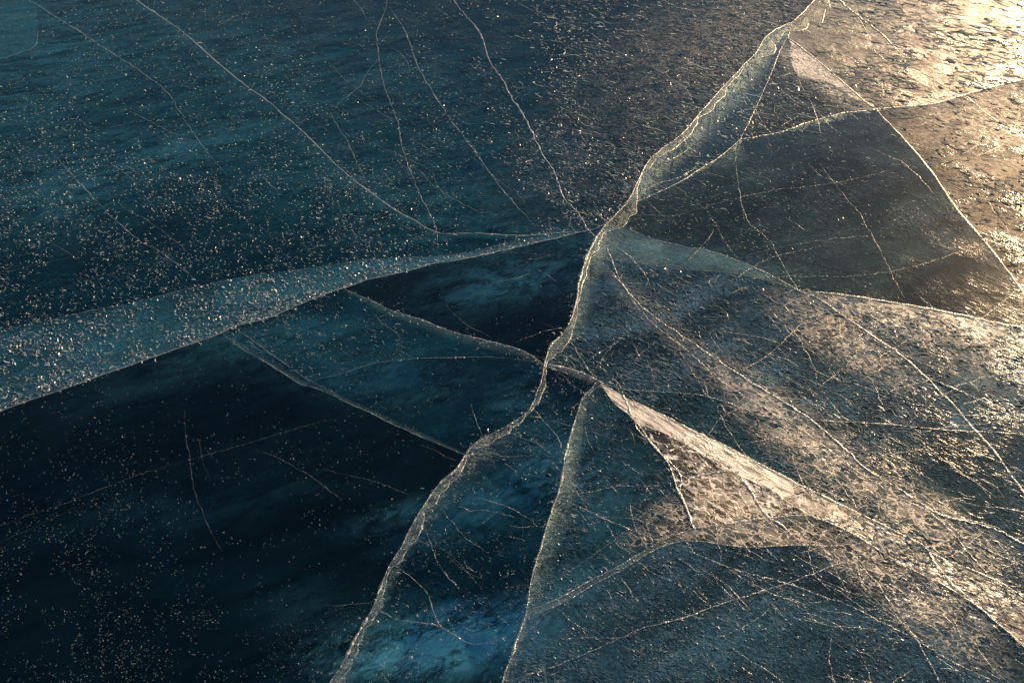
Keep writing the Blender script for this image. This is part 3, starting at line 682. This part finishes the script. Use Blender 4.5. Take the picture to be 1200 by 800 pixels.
# the countless finest flaws, too many and too faint to follow one by one
def fine_flaws():
    r = np.random.RandomState(77)
    V, F, o = [], [], 0
    spots = [(600, 120, 330, 110, 90), (880, 120, 90, 80, 30), (1060, 60, 150, 60, 70), (1060, 200, 90, 90, 14), (850, 390, 150, 70, 50), (1080, 420, 140, 70, 50), (960, 540, 200, 70, 90), (870, 590, 90, 50, 60), (1080, 640, 130, 60, 110), (1040, 700, 140, 60, 40), (850, 720, 230, 70, 16), (720, 580, 80, 100, 30), (540, 640, 60, 70, 12), (200, 200, 220, 140, 24)]
    for cx, cy, sx, sy, n in spots:
        for _ in range(n):
            p = np.array([cx+sx*r.randn(), cy+sy*r.randn()])
            if inside(POLY['fan'], p[None])[0] and r.rand() < 0.85:
                continue
            a = math.radians(r.choice([32, 38, 60, -12, -35, 8], p=[.34, .22, .16, .12, .08, .08])+10*r.randn())
            L = 16+110*r.rand()**2
            c = 0.5*r.randn()
            k = max(5, int(L/5))
            pts = [p]
            for q in range(k):
                aa = a+c*(q/k-.5)+0.16*r.randn()
                pts.append(pts[-1]+np.array([math.cos(aa), math.sin(aa)*.85])*L/k)
            v, f = ribbon(np.array(pts), .7+.7*r.rand(), int(r.randint(1e6)), lift=0.0004, lenses=.8)
            V.append(v); F.append(f+o); o += len(v)
    ob = link('fine_cracks', np.vstack(V), np.vstack(F), rime('flaw_frost', 0.4, 0.3, 0.55), smooth=True)
    tag(ob, 'countless hair fine flaws scattered through the ice', 'fine cracks', kind='stuff')

# ------------------------------------------------------------------ frost flecks, modelled sun glints and bubbles (past counting)
def inside(poly, p):
    x, y = p[:, 0], p[:, 1]
    c = np.zeros(len(p), bool)
    j = len(poly)-1
    for i in range(len(poly)):
        xi, yi, xj, yj = *poly[i], *poly[j]
        m = ((yi > y) != (yj > y)) & (x < (xj-xi)*(y-yi)/((yj-yi) or 1e-9)+xi)
        c ^= m
        j = i
    return c

POLY = {
 'upper_left': chain(SEG['west_up'][0], 'west_up', '-north', SEG['corner'][-1], '-corner'),
 'corner': chain('corner', (X0, Y0)),
 'upper_mid': chain('north', 'west4', '-ridge_knot', '-ridge_up', '-ridge_top'),
 'slab': chain('ridge_up', 'arc1', '-slab_side', '-apex'),
 'tri': chain('slab_side', 'arc2', '-tri_in'),
 'gold': chain('ridge_top', 'apex', 'long_r1', 'arc3', (X1, Y0)),
 'fan': chain('arc1', 'arc2', 'long_r2', '-east1', '-tongue_up', '-ridge_knot'),
 'brown': chain('arc3', SEG['east2'][-1], '-east2', '-long_r2'),
 'grey': chain('tongue_lo', 'stripe1', '-cross2', '-cross1', '-ridge_mid2'),
 'grey2': chain('east1', 'east2', SEG['cross3'][-1], '-cross3', '-stripe1'),
 'wedge': chain('cross2', 'stripe2', SEG['fan_up2'][-1], '-fan_up2', '-fan_up1'),
 'corner2': chain('cross3', SEG['stripe2'][-1], '-stripe2'),
 'craze': chain('fan_lo1', 'fan_lo2', '-bow_up2', '-strand'),
 'point': chain('fan_lo0', 'strand', '-bow_up1', '-beak1'),
 'slate': chain('bow_lo', 'fan_lo4', (X1, Y1), '-beak3'),
 'teal': chain('cross1', 'beak1', 'beak2', 'beak3', '-ridge_low2', '-ridge_low1'),
 'black_tri': chain('west3', 'west4', 'ridge_mid1', 'ridge_mid2', '-dart'),
 'lens': chain('west2', 'dart', '-lens', '-keel1'),
 'sliver': chain('lens', 'ridge_low1', '-keel2'),
 'black': chain('west1', 'keel1', 'keel2', 'ridge_low2', (X0, Y1)),
 'band': chain('west_up', '-west3', '-west2', '-west1'),
 'scales': chain('fan_up2', SEG['fan_lo4'][-1], '-fan_lo4', '-fan_lo3', '-fan_lo2', NKU),
}
rng = np.random.RandomState(11)
fine_flaws()

def vnoise(p, cell, seed):
    r = np.random.RandomState(seed)
    G = r.rand(260, 260)
    x = (p[:, 0]+400)/cell; y = (p[:, 1]+400)/cell
    xi, yi = x.astype(int) % 259, y.astype(int) % 259
    fx, fy = x-np.floor(x), y-np.floor(y)
    fx, fy = fx*fx*(3-2*fx), fy*fy*(3-2*fy)
    return (G[yi, xi]*(1-fx)+G[yi, xi+1]*fx)*(1-fy)+(G[yi+1, xi]*(1-fx)+G[yi+1, xi+1]*fx)*fy

def sample(region, per_kpx, weight=None, clump=1.0):
    P = POLY[region]
    lo, hi = np.maximum(P.min(0), (-300, -90)), np.minimum(P.max(0), (1500, 1000))
    n = int(per_kpx*np.prod(hi-lo)/1000*2.2)
    p = lo+rng.rand(n, 2)*(hi-lo)
    p = p[inside(P, p)]
    k = (0.4*vnoise(p, 90, 3)+0.35*vnoise(p, 28, 4)+0.25*vnoise(p, 11, 5))
    k = np.clip((k-0.5)*3.0*clump+0.5, 0, 1)
    if weight is not None:
        k = k*weight(p)
    return p[rng.rand(len(p)) < k/1.1]

def flecks(p, length, width, bright=(0.2, 1.0), ang=math.radians(-38), spread=0.75, curl=1.0, h=0.7, power=1.0, K=4):
    """little curled beads of frost, partly in place of sun glints, lying on the ice; sizes in photo pixels there -> metres"""
    n = len(p)
    W = at(p)
    s = px_size(W)
    L = (length[0]+(length[1]-length[0])*rng.rand(n)**2.2)*s
    wd = (width[0]+(width[1]-width[0])*rng.rand(n)**1.5)*s
    a = ang+spread*rng.randn(n)
    c = curl*rng.randn(n)
    pts = [W]
    for k in range(K-1):
        aa = a+c*(k-(K-2)/2)*2.4/K+0.35*rng.randn(n)
        pts.append(pts[-1]+np.stack([np.cos(aa), np.sin(aa), 0*aa], 1)*(L/(K-1))[:, None])
    prof = [0.45]+[1.0, 0.85, 0.7, 0.95, 0.8, 0.6][:K-2]+[0.3]
    V = np.zeros((n, K, 2, 3))
    lean = np.radians(22+50*rng.rand(n))*np.sign(rng.rand(n)-0.4)      # thin leaves of frost, standing at all angles
    for k in range(K):
        d = pts[min(k+1, K-1)]-pts[max(k-1, 0)]
        d /= np.linalg.norm(d, axis=1, keepdims=True)+1e-9
        N = np.stack([-d[:, 1], d[:, 0], 0*d[:, 0]], 1)
        N *= np.where(N[:, 1:2] < 0, -1, 1)
        w_ = wd*prof[k]
        V[:, k, 0] = pts[k]
        V[:, k, 1] = pts[k]+N*(w_*np.cos(lean))[:, None]
        V[:, k, 1, 2] = w_*np.abs(np.sin(lean))*h
        V[:, k, 0, 2] = 0.0004
        flip = lean < 0
        V[flip, k, 0, 2], V[flip, k, 1, 2] = V[flip, k, 1, 2], 0.0004
    base = (np.arange(n)*K*2)[:, None]
    F = []
    for k in range(K-1):
        F.append(base+np.array([k*2, k*2+1, (k+1)*2+1, (k+1)*2]))
    F = np.stack(F, 1).reshape(-1, 4)
    b = bright[0]+(bright[1]-bright[0])*rng.rand(n)**power
    return V.reshape(-1, 3), F, np.repeat(b, K*2)

def fast_mesh(name, chunks, mat):
    vs_, fs_, bs_, o = [], [], [], 0
    for v, f, b in chunks:
        vs_.append(v); fs_.append(f+o); bs_.append(b); o += len(v)
    v, f, b = np.vstack(vs_), np.vstack(fs_), np.concatenate(bs_)
    m = bpy.data.meshes.new(name)
    m.vertices.add(len(v)); m.vertices.foreach_set('co', v.astype(np.float32).ravel())
    m.loops.add(f.size); m.loops.foreach_set('vertex_index', f.astype(np.int32).ravel())
    m.polygons.add(len(f))
    m.polygons.foreach_set('loop_start', (np.arange(len(f))*4).astype(np.int32))
    m.polygons.foreach_set('loop_total', np.full(len(f), 4, np.int32))
    a = m.attributes.new('v', 'FLOAT', 'POINT'); a.data.foreach_set('value', b.astype(np.float32))
    m.materials.append(mat)
    m.update(calc_edges=True)
    ob = bpy.data.objects.new(name, m)
    col.objects.link(ob)
    return ob

M_FLECK = fleck_material('frost_glint_fleck', (0.80, 0.93, 0.98), 0.2, 0.35)
C = []
lowleft = lambda p: np.clip((p[:, 1]-90)/170, 0.05, 1)*np.clip(1.25-np.abs(p[:, 0]-230)/520, .2, 1)
C.append(flecks(sample('upper_left', 58, lowleft, .6), (1.5, 5.5), (.8, 1.7), (0.0, 1.0), power=.9))
C.append(flecks(sample('band', 66, None, .55), (2, 7.5), (.9, 2.2), (0.2, 1.0), power=.6))
C.append(flecks(sample('upper_mid', 40, lambda p: np.clip((p[:, 1]-20)/200, .05, 1)*np.clip(.45+np.abs(p[:, 0]-520)/400, .2, 1)), (1.5, 5.5), (.7, 1.5), (0.0, 0.95)))
C.append(flecks(sample('upper_mid', 48, lambda p: np.clip((p[:, 0]-530)/220, 0, 1)), (2.5, 10), (.7, 1.5), (0.1, 1.0), spread=.5))
for nm, d in (('slab', 22), ('tri', 30)):
    C.append(flecks(sample(nm, d), (3, 9), (1.0, 2.0), (0.1, .9), spread=.6))
C.append(flecks(sample('gold', 26), (6, 20), (1.0, 2.1), (0.1, .9), power=1.4, spread=.5))
C.append(flecks(sample('fan', 11), (2, 8), (.7, 1.3), (0.0, .7), spread=.6))
C.append(flecks(sample('brown', 18), (4, 13), (.9, 1.7), (0.0, .6), power=1.5, spread=.5))
C.append(flecks(sample('grey', 18), (3, 11), (.8, 1.7), (0.0, .7), power=1.8, spread=.6))
C.append(flecks(sample('grey2', 22), (3, 12), (.9, 1.9), (0.0, .8), power=1.6, spread=.5))
C.append(flecks(sample('wedge', 20), (3, 10), (.8, 1.6), (0.0, .65), power=1.7, spread=.6))
C.append(flecks(sample('corner2', 14), (3, 8), (.8, 1.4), (0.0, .4), spread=.6))
C.append(flecks(sample('craze', 24), (4, 14), (1.0, 2.0), (0.1, .8), spread=1.2))
C.append(flecks(sample('scales', 18), (5, 16), (.9, 1.8), (0.0, .75), power=1.4, spread=.5))
C.append(flecks(sample('point', 20), (2.5, 8), (.8, 1.6), (0.0, .6), spread=.8))
C.append(flecks(sample('slate', 28, clump=.6), (2, 6), (.7, 1.5), (0.0, .9), power=1.6, spread=.9))
C.append(flecks(sample('teal', 12), (2, 8), (.8, 1.6), (0.0, .4), spread=.8))
C.append(flecks(sample('lens', 14), (2, 8), (.7, 1.5), (0.0, .5), spread=.6))
for nm, d in (('gold', 9), ('scales', 12), ('craze', 12), ('grey2', 5), ('grey', 4), ('brown', 4), ('wedge', 5), ('slab', 5), ('tri', 7)):
    C.append(flecks(sample(nm, d), (14, 46), (.6, 1.2), (0.0, .6), power=1.5, spread=.45, curl=.7, K=8))
C.append(flecks(sample('upper_mid', 8, lambda p: np.clip((p[:, 0]-560)/260, 0, 1)), (14, 40), (.7, 1.2), (0.0, .6), spread=.4, curl=.7, K=8))
# chips of frost gathered along the open cracks
def chips(name, per_px, sd, lo, hi, off=0):
    Q = CUR[name]
    L = np.linalg.norm(np.diff(Q, axis=0), axis=1).sum()
    n = int(L*per_px)
    t = rng.rand(n)*(len(Q)-1)
    i = np.minimum(t.astype(int), len(Q)-2)
    p = Q[i]+(Q[i+1]-Q[i])*(t-i)[:, None]+rng.randn(n, 2)*sd+np.array([0, off])
    return flecks(p, (2, 9), (.8, 2.0), (lo, hi), spread=.9)
for nm, d, sd, lo, hi, off in (('west1', .5, 2.5, .2, 1, -4), ('west2', .7, 3, .2, 1, -4), ('west3', .3, 2, .1, .8, -3), ('dart', .22, 3, .1, .9, 2), ('ridge_mid2', .5, 6, .1, .8, 0), ('ridge_low1', .45, 6, .1, .8, 0), ('ridge_low2', .25, 8, .0, .7, 0), ('ridge_knot', 1.6, 7, .1, .9, 2), ('ridge_mid1', 1.4, 6, .1, .9, 0),
    ('ridge_up', .6, 7, .1, .8, 0), ('beak1', .35, 3, .1, .8, 0), ('beak3', .3, 3, .1, .7, 0), ('cross1', .8, 4, .2, .9, 0), ('cross2', .15, 3, .1, .7, 0), ('strand', .6, 5, .2, 1, 0), ('slab_side', .4, 2.5, .1, .8, 0), ('bow_up1', .3, 4, .1, .8, -2), ('fan_lo1', .5, 5, .2, .9, 3), ('fan_lo3', .8, 5, .2, .9, 0), ('fan_lo4', .5, 8, .1, .8, 0), ('fan_up2', .5, 9, .1, .8, 0), ('stripe1', .1, 5, 0, .6, 0), ('north', .1, 2.5, .0, .7, 0)):
    C.append(chips(nm, d, sd, lo, hi, off))
fo = fast_mesh('frost', C, M_FLECK)  # white leaves of frost, also standing in for sun glints off the dimples
tag(fo, 'curled white flecks for frost and sun glints strewn over the ice', 'frost', kind='stuff')

M_BUB = fleck_material('trapped_bubble', (0.8, 0.86, 0.88), 0.15, 0.4)
C = []
dots = dict(spread=3.0, curl=.3)
C.append(flecks(sample('black', 36, lambda p: np.clip((p[:, 1]-380)/330, .06, 1)*np.clip(1.15-p[:, 0]/620, .15, 1)), (.8, 1.8), (.7, 1.4), (0.0, .95), power=1.6, **dots))
C.append(flecks(sample('black_tri', 14), (.8, 2), (.7, 1.4), (0.0, .5), power=2, **dots))
for nm, d in (('lens', 16), ('sliver', 16), ('teal', 18), ('point', 16), ('corner', 24), ('upper_left', 36), ('upper_mid', 30), ('slate', 20), ('fan', 12)):
    C.append(flecks(sample(nm, d), (.8, 2.4), (.7, 1.5), (0.0, .6), power=1.6, **dots))
bo = fast_mesh('bubbles', C, M_BUB)
tag(bo, 'tiny white specks of trapped bubbles in the dark ice', 'bubbles', kind='stuff')

scn.cycles.max_bounces = 3
scn.cycles.diffuse_bounces = 1
scn.cycles.glossy_bounces = 2
scn.cycles.transparent_max_bounces = 10
scn.cycles.use_adaptive_sampling = True
scn.cycles.adaptive_threshold = 0.03
scn.cycles.caustics_reflective = False
scn.cycles.caustics_refractive = False
